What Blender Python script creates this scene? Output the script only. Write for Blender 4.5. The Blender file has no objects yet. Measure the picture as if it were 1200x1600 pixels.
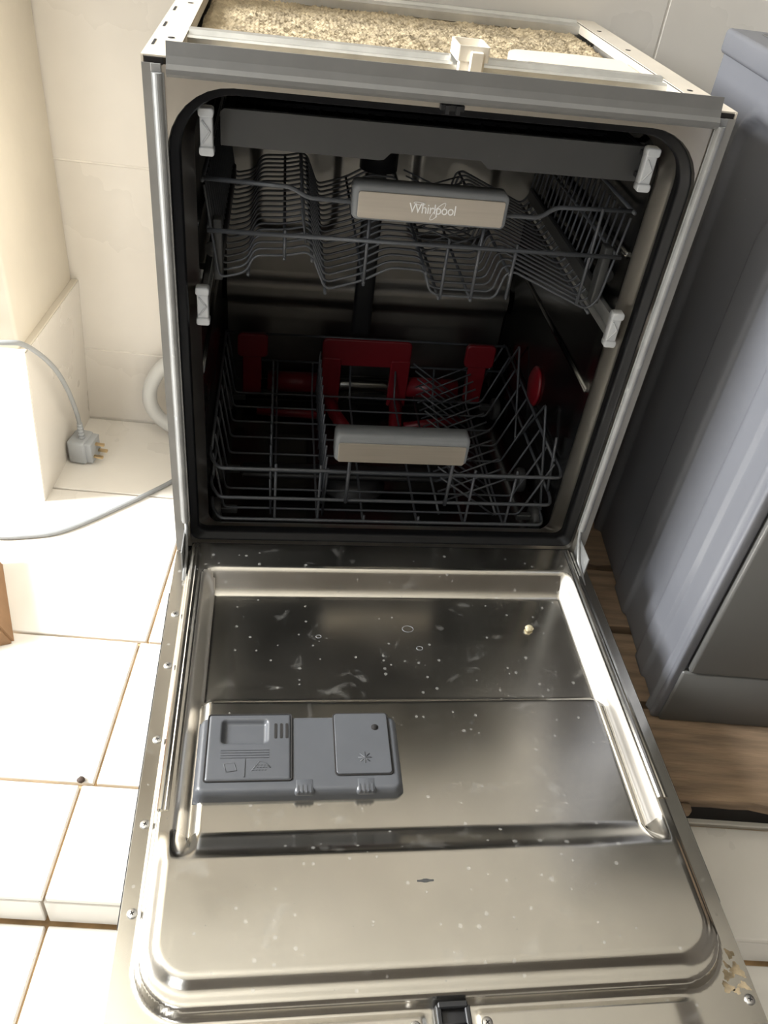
import bpy, bmesh, math, random
import numpy as np
from mathutils import Matrix, Vector

random.seed(7)
SC = bpy.context.scene
COL = SC.collection
PI = math.pi

# ------------------------------------------------------------------ camera
def eul(a, b, c):
    return Matrix.Rotation(a, 4, 'Z') @ Matrix.Rotation(b, 4, 'X') @ Matrix.Rotation(c, 4, 'Z')
cd = bpy.data.cameras.new('camera')
cam = bpy.data.objects.new('camera', cd); COL.objects.link(cam)
cd.sensor_fit = 'VERTICAL'; cd.sensor_height = 24.0; cd.lens = 24.0 * 1270.1 / 1600.0
cd.clip_start = 0.02
cam.matrix_world = Matrix.Translation((0.13095, -0.87046, 0.99582)) @ eul(-0.178403, 0.886120, 0.138342)
SC.camera = cam

# ------------------------------------------------------------------ world, light, exposure
SC.view_settings.view_transform = 'Standard'; SC.view_settings.look = 'None'
SC.view_settings.gamma = 1.0; SC.view_settings.use_curve_mapping = False
SC.view_settings.exposure = 0.38
w = bpy.data.worlds.new('daylight'); SC.world = w; w.use_nodes = True
bg = w.node_tree.nodes['Background']; bg.inputs['Color'].default_value = (0.86, 0.93, 1.0, 1); bg.inputs['Strength'].default_value = 1.0

RA = -0.0997                      # the room is turned a little against the dishwasher
O = Vector((-0.253, 0.599, 0.0))
RM = Matrix.Translation(O) @ Matrix.Rotation(RA, 4, 'Z')
def R(u, v, z=0.0): return RM @ Vector((u, v, z))

def area_light(name, loc, target, sx, sy, watts, col):
    l = bpy.data.lights.new(name, 'AREA'); l.shape = 'RECTANGLE'; l.size = sx; l.size_y = sy
    l.energy = watts; l.color = col
    o = bpy.data.objects.new(name, l); COL.objects.link(o)
    d = Vector(target) - Vector(loc)
    o.matrix_world = Matrix.Translation(loc) @ d.to_track_quat('-Z', 'Y').to_matrix().to_4x4()
    return o
area_light('window_daylight', R(-1.86, -0.685, 1.72), R(0.0, -0.63, 0.70), 0.38, 0.85, 185, (0.96, 0.985, 1.0))
area_light('rear_window_daylight', R(-0.70, -3.26, 1.75), R(-0.10, 0.0, 1.05), 0.8, 1.0, 14, (0.95, 0.98, 1.0))

# ------------------------------------------------------------------ materials
def mat(name, col, rough=0.5, metal=0.0, var=0.0, scale=20.0, bump=0.0, bscale=60.0, rvar=0.0, stain=None, coat=0.0, spec=0.5, stretch=(1,1,1), speck=0.0):
    m = bpy.data.materials.new(name); m.use_nodes = True
    nt = m.node_tree; N = nt.nodes; L = nt.links; b = N['Principled BSDF']
    b.inputs['Base Color'].default_value = (*col, 1); b.inputs['Roughness'].default_value = rough
    b.inputs['Metallic'].default_value = metal; b.inputs['Specular IOR Level'].default_value = spec
    b.inputs['Coat Weight'].default_value = coat
    tc = N.new('ShaderNodeTexCoord'); mp = N.new('ShaderNodeMapping'); mp.inputs['Scale'].default_value = stretch
    L.new(tc.outputs['Object'], mp.inputs['Vector'])
    def noise(s, det=4.0, dist=0.0):
        n = N.new('ShaderNodeTexNoise'); n.inputs['Scale'].default_value = s; n.inputs['Detail'].default_value = det
        n.inputs['Distortion'].default_value = dist
        L.new(mp.outputs['Vector'], n.inputs['Vector']); return n
    colsock = None
    if var > 0:
        n = noise(scale); r = N.new('ShaderNodeValToRGB')
        r.color_ramp.elements[0].position = 0.3; r.color_ramp.elements[1].position = 0.72
        r.color_ramp.elements[0].color = (*[c * (1 - var) for c in col], 1)
        r.color_ramp.elements[1].color = (*[min(1, c * (1 + var)) for c in col], 1)
        L.new(n.outputs['Fac'], r.inputs['Fac']); colsock = r.outputs['Color']
        L.new(colsock, b.inputs['Base Color'])
    if rvar > 0:
        n = noise(scale * 0.6, 5.0); mr = N.new('ShaderNodeMapRange')
        mr.inputs['From Min'].default_value = 0.3; mr.inputs['From Max'].default_value = 0.7
        mr.inputs['To Min'].default_value = max(0.02, rough - rvar); mr.inputs['To Max'].default_value = rough + rvar
        L.new(n.outputs['Fac'], mr.inputs['Value']); L.new(mr.outputs['Result'], b.inputs['Roughness'])
    if stain:                      # dried water marks: (colour, scale, threshold, strength)
        sc, ss, th, st = stain
        n = noise(ss, 6.0, 0.6); r = N.new('ShaderNodeValToRGB')
        r.color_ramp.elements[0].position = th; r.color_ramp.elements[1].position = min(1.0, th + 0.12)
        r.color_ramp.elements[0].color = (0, 0, 0, 1); r.color_ramp.elements[1].color = (st, st, st, 1)
        L.new(n.outputs['Fac'], r.inputs['Fac'])
        mx = N.new('ShaderNodeMix'); mx.data_type = 'RGBA'
        mx.inputs['A'].default_value = (*col, 1)
        if colsock: L.new(colsock, mx.inputs['A'])
        mx.inputs['B'].default_value = (*sc, 1)
        L.new(r.outputs['Color'], mx.inputs['Factor']); L.new(mx.outputs['Result'], b.inputs['Base Color'])
        if speck > 0:
            vo = N.new('ShaderNodeTexVoronoi'); vo.inputs['Scale'].default_value = 110; L.new(mp.outputs['Vector'], vo.inputs['Vector'])
            wn = N.new('ShaderNodeSeparateColor'); L.new(vo.outputs['Color'], wn.inputs['Color'])
            big = noise(5.0, 2.0)
            ra = N.new('ShaderNodeMapRange'); ra.inputs['From Min'].default_value = 0.70; ra.inputs['From Max'].default_value = 1.0
            ra.inputs['To Min'].default_value = 0.0; ra.inputs['To Max'].default_value = 0.48; L.new(wn.outputs['Red'], ra.inputs['Value'])
            rb = N.new('ShaderNodeMath'); rb.operation = 'MULTIPLY'; L.new(ra.outputs['Result'], rb.inputs[0]); L.new(big.outputs['Fac'], rb.inputs[1])
            lt = N.new('ShaderNodeMath'); lt.operation = 'LESS_THAN'; L.new(vo.outputs['Distance'], lt.inputs[0]); L.new(rb.outputs[0], lt.inputs[1])
            sm = N.new('ShaderNodeMath'); sm.operation = 'MULTIPLY_ADD'; sm.use_clamp = True; sm.inputs[1].default_value = speck
            L.new(lt.outputs[0], sm.inputs[0]); L.new(r.outputs['Color'], sm.inputs[2])
            r = sm; L.new(r.outputs[0], mx.inputs['Factor'])
        if metal > 0:
            ms = N.new('ShaderNodeMath'); ms.operation = 'MULTIPLY_ADD'; ms.inputs[1].default_value = -0.8; ms.inputs[2].default_value = metal
            L.new(r.outputs[0], ms.inputs[0]); L.new(ms.outputs[0], b.inputs['Metallic'])
    if bump > 0:
        n = noise(bscale, 3.0); bp = N.new('ShaderNodeBump'); bp.inputs['Strength'].default_value = bump
        bp.inputs['Distance'].default_value = 0.002
        L.new(n.outputs['Fac'], bp.inputs['Height']); L.new(bp.outputs['Normal'], b.inputs['Normal'])
    return m

M = {}
M['plaster'] = mat('cream_plaster', (0.70, 0.645, 0.55), 0.75, var=0.05, scale=6, bump=0.25, bscale=40)
M['wall_tile'] = mat('cream_wall_tile', (0.77, 0.728, 0.667), 0.30, var=0.05, scale=5, rvar=0.08)
M['floor_tile'] = mat('cream_floor_tile', (0.80, 0.765, 0.705), 0.32, var=0.05, scale=5, rvar=0.1, stain=((0.62, 0.50, 0.33), 7, 0.70, 0.35))
M['grout'] = mat('brown_grout', (0.60, 0.41, 0.22), 0.9, var=0.3, scale=25)
M['wall_grout'] = mat('pale_grout', (0.84, 0.80, 0.73), 0.9, var=0.15, scale=25)
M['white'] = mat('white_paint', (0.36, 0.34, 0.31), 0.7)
M['ceiling'] = mat('white_ceiling_paint', (0.80, 0.77, 0.70), 0.7)
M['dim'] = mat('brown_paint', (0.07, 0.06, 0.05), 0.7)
M['case'] = mat('cream_case_paint', (0.62, 0.56, 0.47), 0.45, var=0.06, scale=14)
M['flange'] = mat('grey_flange_paint', (0.22, 0.21, 0.195), 0.5, 0.0, var=0.1, scale=20)
M['galv'] = mat('galvanised_steel', (0.62, 0.62, 0.60), 0.38, 0.85, var=0.12, scale=30)
M['trim'] = mat('brushed_aluminium_trim', (0.165, 0.162, 0.155), 0.42, 0.2, var=0.05, scale=40)
M['channel'] = mat('aluminium_channel', (0.30, 0.30, 0.295), 0.45, 0.3, var=0.12, scale=35, stain=((0.75, 0.74, 0.7), 60, 0.66, 0.5))
M['steel'] = mat('stainless_door_sheet', (0.64, 0.615, 0.565), 0.21, 1.0, var=0.07, scale=9, rvar=0.06, stain=((0.52, 0.51, 0.49), 30, 0.62, 0.10), speck=0.22)
def brushed(m, amount):
    N = m.node_tree.nodes; t = N.new('ShaderNodeTangent'); t.direction_type = 'UV_MAP'; t.uv_map = 'grain'
    b = N['Principled BSDF']; b.inputs['Anisotropic'].default_value = amount
    m.node_tree.links.new(t.outputs['Tangent'], b.inputs['Tangent'])
brushed(M['steel'], 0.35)
M['steel_wall'] = mat('drawn_stainless_wall', (0.70, 0.67, 0.62), 0.42, 1.0, var=0.05, scale=9, rvar=0.05)
brushed(M['steel_wall'], 0.5)
M['door_edge'] = mat('stainless_edge_strip', (0.60, 0.58, 0.55), 0.34, 1.0, var=0.1, scale=30, rvar=0.08, stain=((0.55, 0.54, 0.52), 40, 0.62, 0.3))
M['frame_steel'] = mat('stainless_front_frame', (0.62, 0.58, 0.52), 0.28, 1.0, var=0.06, scale=20)
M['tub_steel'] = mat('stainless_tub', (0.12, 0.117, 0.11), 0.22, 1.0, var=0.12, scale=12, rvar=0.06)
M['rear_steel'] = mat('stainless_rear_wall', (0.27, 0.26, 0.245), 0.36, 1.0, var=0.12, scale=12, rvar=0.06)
M['rubber'] = mat('black_rubber', (0.005, 0.005, 0.006), 0.38, spec=0.25, stain=((0.30, 0.29, 0.28), 90, 0.76, 0.4))
M['black'] = mat('black_plastic', (0.012, 0.012, 0.013), 0.45)
M['void'] = mat('dark_gap', (0.012, 0.010, 0.009), 0.9)
M['tray'] = mat('dark_grey_plastic', (0.042, 0.042, 0.041), 0.5, var=0.08, scale=15, stain=((0.25, 0.25, 0.24), 45, 0.72, 0.4))
M['wire'] = mat('grey_coated_wire', (0.07, 0.074, 0.082), 0.36, 0.15)
M['handle'] = mat('grey_handle_plastic', (0.18, 0.187, 0.195), 0.38, var=0.06, scale=30)
M['inlay'] = mat('brushed_steel_inlay', (0.46, 0.42, 0.37), 0.33, 0.9, var=0.05, scale=8, stretch=(1, 1, 30))
M['letter'] = mat('silver_lettering', (0.85, 0.85, 0.85), 0.4, 0.3)
M['red'] = mat('red_plastic', (0.16, 0.005, 0.010), 0.38)
M['cap'] = mat('pale_grey_plastic', (0.52, 0.53, 0.54), 0.45)
M['disp'] = mat('slate_grey_plastic', (0.074, 0.077, 0.084), 0.38, var=0.07, scale=18)
M['felt'] = mat('brown_felt', (0.38, 0.305, 0.195), 0.95, var=0.35, scale=45, bump=0.6, bscale=220)
M['bracket'] = mat('ivory_plastic', (0.80, 0.74, 0.64), 0.4)
M['tongue'] = mat('pale_foam_pad', (0.80, 0.71, 0.58), 0.7, var=0.04, scale=20)
M['screw'] = mat('screw_steel', (0.62, 0.61, 0.60), 0.33, 1.0)
M['cord'] = mat('grey_cord', (0.30, 0.31, 0.315), 0.45)
M['plug'] = mat('pale_grey_plug', (0.40, 0.42, 0.44), 0.45)
M['hose'] = mat('pale_grey_hose', (0.62, 0.62, 0.60), 0.5)
M['pin'] = mat('brass_pin', (0.65, 0.50, 0.30), 0.3, 1.0)
M['card'] = mat('brown_cardboard', (0.36, 0.21, 0.11), 0.85, var=0.08, scale=30)
M['appl'] = mat('grey_appliance_paint', (0.125, 0.127, 0.14), 0.46, 0.0, var=0.04, scale=6, stain=((0.55, 0.55, 0.55), 55, 0.735, 0.6))
M['appl_front'] = mat('grey_front_panel', (0.085, 0.083, 0.078), 0.45)
M['wood'] = mat('rough_pine', (0.24, 0.165, 0.105), 0.8, var=0.4, scale=7, bump=0.4, bscale=40, stretch=(1, 8, 8))
M['rust'] = mat('brown_residue', (0.27, 0.21, 0.13), 0.5, var=0.4, scale=120)
M['lime'] = mat('dried_water_mark', (0.17, 0.175, 0.185), 0.5)
M['food'] = mat('dried_food', (0.45, 0.39, 0.25), 0.8, var=0.4, scale=200)
M['bug'] = mat('dark_speck', (0.05, 0.03, 0.02), 0.7)

# ------------------------------------------------------------------ mesh helpers
class MB:
    def __init__(s): s.v = []; s.f = []; s.sm = []
    def add(s, vs, fs, smooth=False):
        o = len(s.v); s.v += [tuple(x) for x in vs]
        s.f += [tuple(i + o for i in f) for f in fs]; s.sm += [smooth] * len(fs); return s
    def box(s, x0, x1, y0, y1, z0, z1, bev=0.0, seg=2, mtx=None):
        bm = bmesh.new(); bmesh.ops.create_cube(bm, size=1.0)
        for v in bm.verts:
            v.co = Vector(((x0 + x1) / 2 + v.co.x * (x1 - x0), (y0 + y1) / 2 + v.co.y * (y1 - y0), (z0 + z1) / 2 + v.co.z * (z1 - z0)))
        if bev > 0: bmesh.ops.bevel(bm, geom=bm.edges[:], offset=bev, segments=seg, profile=0.5, affect='EDGES')
        if mtx is not None: bm.transform(mtx)
        bm.verts.index_update()
        s.add([v.co.copy() for v in bm.verts], [[v.index for v in f.verts] for f in bm.faces], bev > 0 and seg > 1)
        bm.free(); return s
    def rbox(s, x0, x1, y0, y1, z0, z1, rad, edge=0.0, axis='z', n=6):
        """plate with rounded corners (rad) seen along axis, top edge eased by edge"""
        def ring(ins, h):
            return [(x, y, h) for x, y in rrect(*((x0 + ins, x1 - ins, y0 + ins, y1 - ins) if axis == 'z' else (x0 + ins, x1 - ins, z0 + ins, z1 - ins)), max(rad - ins, 0.0005), n)]
        a, b = (z0, z1) if axis == 'z' else (y1, y0)     # axis y: the face points to -y
        sg = 1 if b > a else -1
        rs = [ring(0, a)]
        if edge > 0:
            for k in range(4):
                t = k / 3 * PI / 2
                rs.append(ring(edge * (1 - math.cos(t)), b - sg * edge * (1 - math.sin(t))))
        else: rs.append(ring(0, b))
        m = len(rs[0]); vs = [p for r in rs for p in r]
        if axis == 'y': vs = [(p[0], p[2], p[1]) for p in vs]
        fs = []
        for i in range(len(rs) - 1):
            for j in range(m):
                k = (j + 1) % m; fs.append((i * m + j, i * m + k, (i + 1) * m + k, (i + 1) * m + j))
        s.add(vs, fs, edge > 0)
        o = len(s.v) - len(vs)
        s.f.append(tuple(o + (len(rs) - 1) * m + j for j in range(m))); s.sm.append(False)
        s.f.append(tuple(o + j for j in reversed(range(m)))); s.sm.append(False)
        return s
    def tube(s, pts, r, n=6, fillet=0.0, closed=False):
        P = [Vector(p) for p in pts]
        if fillet > 0 and len(P) > 2:
            Q = [P[0]]
            for i in range(1, len(P) - 1):
                a, b, c = P[i - 1], P[i], P[i + 1]
                d1 = (a - b); d2 = (c - b); f = min(fillet, d1.length * 0.45, d2.length * 0.45)
                p1 = b + d1.normalized() * f; p2 = b + d2.normalized() * f
                for t in (0, .25, .5, .75, 1): Q.append(p1 * (1 - t) ** 2 + b * 2 * t * (1 - t) + p2 * t * t)
            Q.append(P[-1]); P = Q
        vs = []; up = None
        for i, p in enumerate(P):
            if closed: d = P[(i + 1) % len(P)] - P[i - 1]
            else: d = P[min(i + 1, len(P) - 1)] - P[max(i - 1, 0)]
            d.normalize()
            if up is None: up = d.orthogonal().normalized()
            up = (up - d * up.dot(d)); up = up.normalized() if up.length > 1e-6 else d.orthogonal().normalized()
            sd = d.cross(up)
            for k in range(n):
                t = 2 * PI * k / n; vs.append(p + (up * math.cos(t) + sd * math.sin(t)) * r)
        fs = []; m = len(P)
        for i in range(m if closed else m - 1):
            for k in range(n):
                a = i * n + k; b = i * n + (k + 1) % n; i2 = (i + 1) % m
                fs.append((a, b, i2 * n + (k + 1) % n, i2 * n + k))
        if not closed: fs += [tuple(reversed(range(n))), tuple((m - 1) * n + k for k in range(n))]
        return s.add(vs, fs, True)
    def lathe(s, prof, n=20, mtx=None):
        vs = []; fs = []
        for r, z in prof:
            for k in range(n): vs.append(Vector((r * math.cos(2 * PI * k / n), r * math.sin(2 * PI * k / n), z)))
        for i in range(len(prof) - 1):
            for k in range(n):
                fs.append((i * n + k, i * n + (k + 1) % n, (i + 1) * n + (k + 1) % n, (i + 1) * n + k))
        fs += [tuple(reversed(range(n))), tuple((len(prof) - 1) * n + k for k in range(n))]
        if mtx is not None: vs = [mtx @ v for v in vs]
        return s.add(vs, fs, True)
    def loft(s, rings, smooth=True, cap=False):
        m = len(rings[0]); vs = [p for r in rings for p in r]; fs = []
        for i in range(len(rings) - 1):
            for j in range(m):
                k = (j + 1) % m; fs.append((i * m + j, i * m + k, (i + 1) * m + k, (i + 1) * m + j))
        if cap: fs.append(tuple((len(rings) - 1) * m + j for j in range(m)))
        return s.add(vs, fs, smooth)
    def extrude(s, poly, a, b, axis='x'):
        """closed polygon (in the two other axes) run from a to b along axis"""
        n = len(poly)
        def P(t, q): return (t, q[0], q[1]) if axis == 'x' else ((q[0], t, q[1]) if axis == 'y' else (q[0], q[1], t))
        vs = [P(a, q) for q in poly] + [P(b, q) for q in poly]
        fs = [(i, (i + 1) % n, n + (i + 1) % n, n + i) for i in range(n)] + [tuple(reversed(range(n))), tuple(range(n, 2 * n))]
        return s.add(vs, fs)
    def grid(s, X, Y, Z, fn=None, smooth=True):
        """heightfield: X, Y 1-d arrays, Z[len(X)][len(Y)]"""
        nx, ny = len(X), len(Y)
        vs = [(X[i], Y[j], Z[i][j]) for i in range(nx) for j in range(ny)]
        if fn: vs = [fn(*p) for p in vs]
        fs = [(i * ny + j, (i + 1) * ny + j, (i + 1) * ny + j + 1, i * ny + j + 1) for i in range(nx - 1) for j in range(ny - 1)]
        return s.add(vs, fs, smooth)
    def mesh(s, name, org=(0, 0, 0)):
        me = bpy.data.meshes.new(name); ox, oy, oz = org
        me.from_pydata([(x - ox, y - oy, z - oz) for x, y, z in s.v], [], s.f)
        me.polygons.foreach_set('use_smooth', s.sm); me.update()
        bm = bmesh.new(); bm.from_mesh(me); bmesh.ops.recalc_face_normals(bm, faces=bm.faces[:]); bm.to_mesh(me); bm.free()
        return me

def rrect(x0, x1, y0, y1, r, n=6, rb=None):
    """counter-clockwise rounded rectangle; rb = radius of the two lower corners"""
    rb = r if rb is None else rb; P = []
    for cx, cy, rr, a0 in ((x1 - r, y1 - r, r, 0), (x0 + r, y1 - r, r, 90), (x0 + rb, y0 + rb, rb, 180), (x1 - rb, y0 + rb, rb, 270)):
        for k in range(n + 1):
            a = math.radians(a0 + 90 * k / n); P.append((cx + rr * math.cos(a), cy + rr * math.sin(a)))
    return P

def link(name, me, m, parent=None):
    o = bpy.data.objects.new(name, me); COL.objects.link(o)
    if m is not None and not me.materials: me.materials.append(m)
    if parent is not None: o.parent = parent
    return o
ORG = {}                         # world position of each thing's base
def obj(name, mb, m, parent=None, org=None):
    """links mesh data given in the thing's own frame of the scene as a part of parent"""
    if org is None:
        r = parent
        while r is not None and r.parent is not None: r = r.parent
        org = ORG.get(r.name, (0, 0, 0)) if r is not None else (0, 0, 0)
    return link(name, mb.mesh(name, org), m, parent)
def thing(name, label, cat, loc, group=None, rot=0.0):
    o = bpy.data.objects.new(name, None); COL.objects.link(o); o.location = loc; o.empty_display_size = 0.05
    o.rotation_euler = (0, 0, rot)
    ORG[o.name] = tuple(loc) if rot == 0.0 else (0, 0, 0)
    o['label'] = label; o['category'] = cat
    if group: o['group'] = group
    return o
def tag(o, label, cat, group=None):
    o['label'] = label; o['category'] = cat
    if group: o['group'] = group
    return o
def solo(name, mb, m, label, cat, base):
    o = link(name, mb.mesh(name, base), m); o.location = base
    return tag(o, label, cat)
def copies(o, offs):
    for d in offs:
        c = o.copy(); COL.objects.link(c); c.location = Vector(o.location) + Vector(d)
def struct(name, mb, m):
    o = link(name, mb.mesh(name), m); o.location = O; o.rotation_euler = (0, 0, RA); o['kind'] = 'structure'; return o
def smooth01(t): t = np.clip(t, 0, 1); return t * t * (3 - 2 * t)
def sdf_rr(X, Y, x0, x1, y0, y1, r):
    cx, cy = (x0 + x1) / 2, (y0 + y1) / 2
    qx = np.abs(X - cx) - (x1 - x0) / 2 + r; qy = np.abs(Y - cy) - (y1 - y0) / 2 + r
    return np.hypot(np.maximum(qx, 0), np.maximum(qy, 0)) + np.minimum(np.maximum(qx, qy), 0) - r

# ================================================================== THE ROOM (u, v, z in the room's own axes)
GAP = 0.0022
tile_cache = {}
def tile(parent, m, x0, x1, y0, y1, z0, z1, g=GAP, axis='z'):
    """a single tile with eased edges, sharing mesh data with tiles of the same size"""
    dx, dy, dz = round(x1 - x0, 4), round(y1 - y0, 4), round(z1 - z0, 4)
    key = (dx, dy, dz, m.name, axis)
    if key not in tile_cache:
        gx, gy, gz = (g, g, 0) if axis == 'z' else ((g, 0, g) if axis == 'y' else (0, g, g))
        b = MB().box(-dx / 2 + gx, dx / 2 - gx, -dy / 2 + gy, dy / 2 - gy, -dz / 2 + gz, dz / 2 - gz, 0.0012, 1)
        me = b.mesh('tile'); me.materials.append(m); tile_cache[key] = me
    o = link('tile', tile_cache[key], None, parent)
    o.location = ((x0 + x1) / 2, (y0 + y1) / 2, (z0 + z1) / 2 + random.uniform(-0.0003, 0.0003) * (axis == 'z'))
    return o

VS = -0.980                      # front edge of the platform
LOW = -0.063
floor = struct('floor', MB().box(-1.8, 2.3, VS + 0.012, 0.1, LOW - 0.06, -0.0085).box(-1.8, 2.3, -3.2, VS + 0.012, LOW - 0.06, LOW - 0.0085), M['grout'])
def cols(u0, step=0.355, a=-1.8, b=2.3):
    k = math.floor((a - u0) / step); e = [a]; x = u0 + step * (k + 1)
    while x < b - 0.02:
        e.append(x); x += step
    return e + [b]
for v0, v1, u0 in ((-0.223, 0.0195, 0.262), (-0.578, -0.223, 0.256), (-0.827, -0.578, 0.245), (VS, -0.827, 0.228)):
    e = cols(u0)
    for a, b in zip(e, e[1:]): tile(floor, M['floor_tile'], a, b, v0, v1, -0.009, 0.0)
e = cols(0.224)
for a, b in zip(e, e[1:]):
    tile(floor, M['floor_tile'], a, b, VS + 0.002, VS + 0.012, LOW, -0.009, axis='y')
    for k in range(6): tile(floor, M['floor_tile'], a, b, VS - 0.355 * (k + 1), VS - 0.355 * k, LOW - 0.009, LOW)

BV = 0.020                       # face of the rear wall
back = struct('wall_back', MB().box(-1.9, 2.3, BV + 0.0012, 0.14, -0.1, 2.55), M['wall_grout'])
zz = [0.0, 0.163, 0.523, 0.876, 1.236, 1.596, 1.956, 2.316, 2.55]
uu = [-1.9, -1.485, -0.995, -0.505, -0.015, 0.475, 0.965, 1.455, 1.945, 2.3]
for a, b in zip(uu, uu[1:]):
    for c, d in zip(zz, zz[1:]): tile(back, M['wall_tile'], a, b, BV, BV + 0.009, c, d, 0.0013, 'y')

# pier in the corner: plaster above, slightly prouder tiles below
pier = struct('trim_1', MB().box(-0.40, 0.003, -0.256, 0.019, 0.304, 2.55, 0.006, 2).box(-0.40, -0.013, -0.250, 0.019, 0.0, 0.304), M['plaster'])
lean = 0.0150                    # the side tile has come loose and leans out at the top
b = MB().extrude([(-0.0105, 0.0), (-0.0005, 0.0), (lean, 0.306), (lean - 0.010, 0.306)], -0.2625, 0.019, 'y'); obj('tile', b, M['wall_tile'], pier, (0, 0, 0))
obj('tile', MB().extrude([(-0.20, 0.0), (-0.0015, 0.0), (lean - 0.001, 0.306), (-0.20, 0.306)], -0.2645, -0.2535, 'y'), M['wall_tile'], pier, (0, 0, 0))
obj('tile', MB().extrude([(-0.40, 0.0), (-0.201, 0.0), (-0.201, 0.306), (-0.40, 0.306)], -0.2645, -0.2535, 'y'), M['wall_tile'], pier, (0, 0, 0))
obj('ledge', MB().box(-0.0005, lean - 0.001, -0.252, 0.019, 0.3055, 0.3085, 0.001, 1).box(-0.3995, lean - 0.001, -0.2635, -0.252, 0.3055, 0.3085, 0.001, 1), M['plaster'], pier, (0, 0, 0))

struct('ceiling', MB().box(-1.9, 2.4, -3.3, 0.12, 2.55, 2.65), M['ceiling'])
struct('wall_right', MB().box(2.3, 2.4, -3.3, 0.12, -0.13, 2.55), M['dim'])
struct('wall_front', MB().box(-1.9, -1.15, -3.3, -3.2, -0.13, 2.55).box(-0.25, 2.4, -3.3, -3.2, -0.13, 2.55)
       .box(-1.15, -0.25, -3.3, -3.2, -0.13, 1.20).box(-1.15, -0.25, -3.3, -3.2, 2.30, 2.55), M['dim'])
struct('wall_left', MB().box(-1.9, -1.8, -0.45, 0.12, -0.13, 2.55).box(-1.9, -1.8, -3.3, -0.90, -0.13, 2.55)
       .box(-1.9, -1.8, -0.90, -0.45, -0.13, 1.22).box(-1.9, -1.8, -0.90, -0.45, 2.18, 2.55), M['white'])
struct('window_1', MB().box(-1.84, -1.80, -0.90, -0.885, 1.22, 2.18).box(-1.84, -1.80, -0.465, -0.45, 1.22, 2.18)
       .box(-1.84, -1.80, -0.885, -0.465, 1.22, 1.235).box(-1.84, -1.80, -0.885, -0.465, 2.165, 2.18), M['white'])
struct('window_2', MB().box(-1.15, -1.11, -3.24, -3.20, 1.20, 2.30).box(-0.29, -0.25, -3.24, -3.20, 1.20, 2.30)
       .box(-1.11, -0.29, -3.24, -3.20, 1.20, 1.24).box(-1.11, -0.29, -3.24, -3.20, 2.26, 2.30), M['white'])

# ================================================================== DISHWASHER (x to the right, y into the machine)
W, H, D = 0.598, 0.820, 0.526
ZD = 0.2117
dw = thing('dishwasher', 'built-in dishwasher with its stainless door lowered open and racks showing', 'dishwasher', (W / 2, D / 2, 0))

# ---- casing
for s in (0, 1):
    mx = (lambda x: x) if s == 0 else (lambda x: W - x)
    def bx(b, a, c, *r, **k):
        x0, x1 = sorted((mx(a), mx(c))); return b.box(x0, x1, *r, **k)
    b = MB(); bx(b, 0, 0.0022, 0.0, D, 0.10, H); obj('side_panel', b, M['case'], dw)
    b = MB(); bx(b, 0.0002, 0.0115, -0.0012, 0.0012, 0.195, H - 0.006); bx(b, 0.0023, 0.011, 0.0012, 0.02, 0.195, H - 0.01)
    obj('front_flange', b, M['flange'], dw)
    # half-round aluminium channel
    x0 = 0.0085
    pr = [(x0, -0.0015)] + [(x0 + 0.0015 + 0.009 * (1 - math.cos(t)) / 2, -0.002 - 0.0055 * math.sin(t)) for t in [PI * k / 8 for k in range(9)]] + [(x0 + 0.012, -0.0015)]
    pr = [(mx(p), q) for p, q in pr]
    ch = obj('edge_channel', MB().extrude(pr, 0.250, 0.8065, 'z'), M['channel'], dw)
    b = MB()
    xs = sorted((mx(0.0085), mx(0.018)))
    b.box(xs[0], xs[1], -0.0018, -0.0008, 0.8065, 0.814, 0.0004, 1); obj('channel_tab', b, M['channel'], ch)
    # hinge lever between frame and door
    hx = mx(0.0155)
    b = MB().tube([(hx, -0.0005, 0.252), (hx, -0.006, 0.235), (hx + (0.001 if s == 0 else -0.001), -0.028, 0.212), (hx, -0.066, 0.200)], 0.0026, 6)
    bx(b, 0.012, 0.0135, -0.05, 0.01, 0.185, 0.235)
    obj('hinge_lever', b, M['channel'], dw)
    # top strip with slots
    b = MB(); bx(b, 0.0, 0.0315, 0.001, D - 0.005, H - 0.001, H + 0.0006); bx(b, 0.0305, 0.0315, 0.03, D - 0.005, H - 0.012, H)
    ts = obj('top_strip', b, M['case'], dw)
    for y in ((0.045, 0.14, 0.24, 0.36, 0.46) if s == 0 else ()):
        b = MB(); bx(b, 0.004, 0.0062, y, y + 0.026, H + 0.0004, H + 0.001); obj('slot', b, M['void'], ts)
    for y in (0.085, 0.30, 0.43): obj('round_hole', MB().lathe([(0.0035, 0), (0.0035, 0.0005)], 12, Matrix.Translation((mx(0.019), y, H + 0.0005))), M['void'], ts)
    b = MB(); bx(b, 0.003, 0.02, 0.0, 0.004, 0.8125, 0.8185); obj('corner_hole', b, M['void'], dw)
obj('base', MB().box(0.003, W - 0.003, 0.07, D - 0.01, 0.025, 0.128, 0.003, 1), M['black'], dw)
obj('rear_panel', MB().box(0.003, W - 0.003, D - 0.004, D, 0.10, H - 0.004), M['galv'], dw)
for x in (0.05, W - 0.05):
    for y in (0.11, 0.48): obj('foot', MB().lathe([(0.018, 0.0), (0.018, 0.006), (0.008, 0.008), (0.008, 0.026)], 14, Matrix.Translation((x, y, 0))), M['black'], dw)

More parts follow.
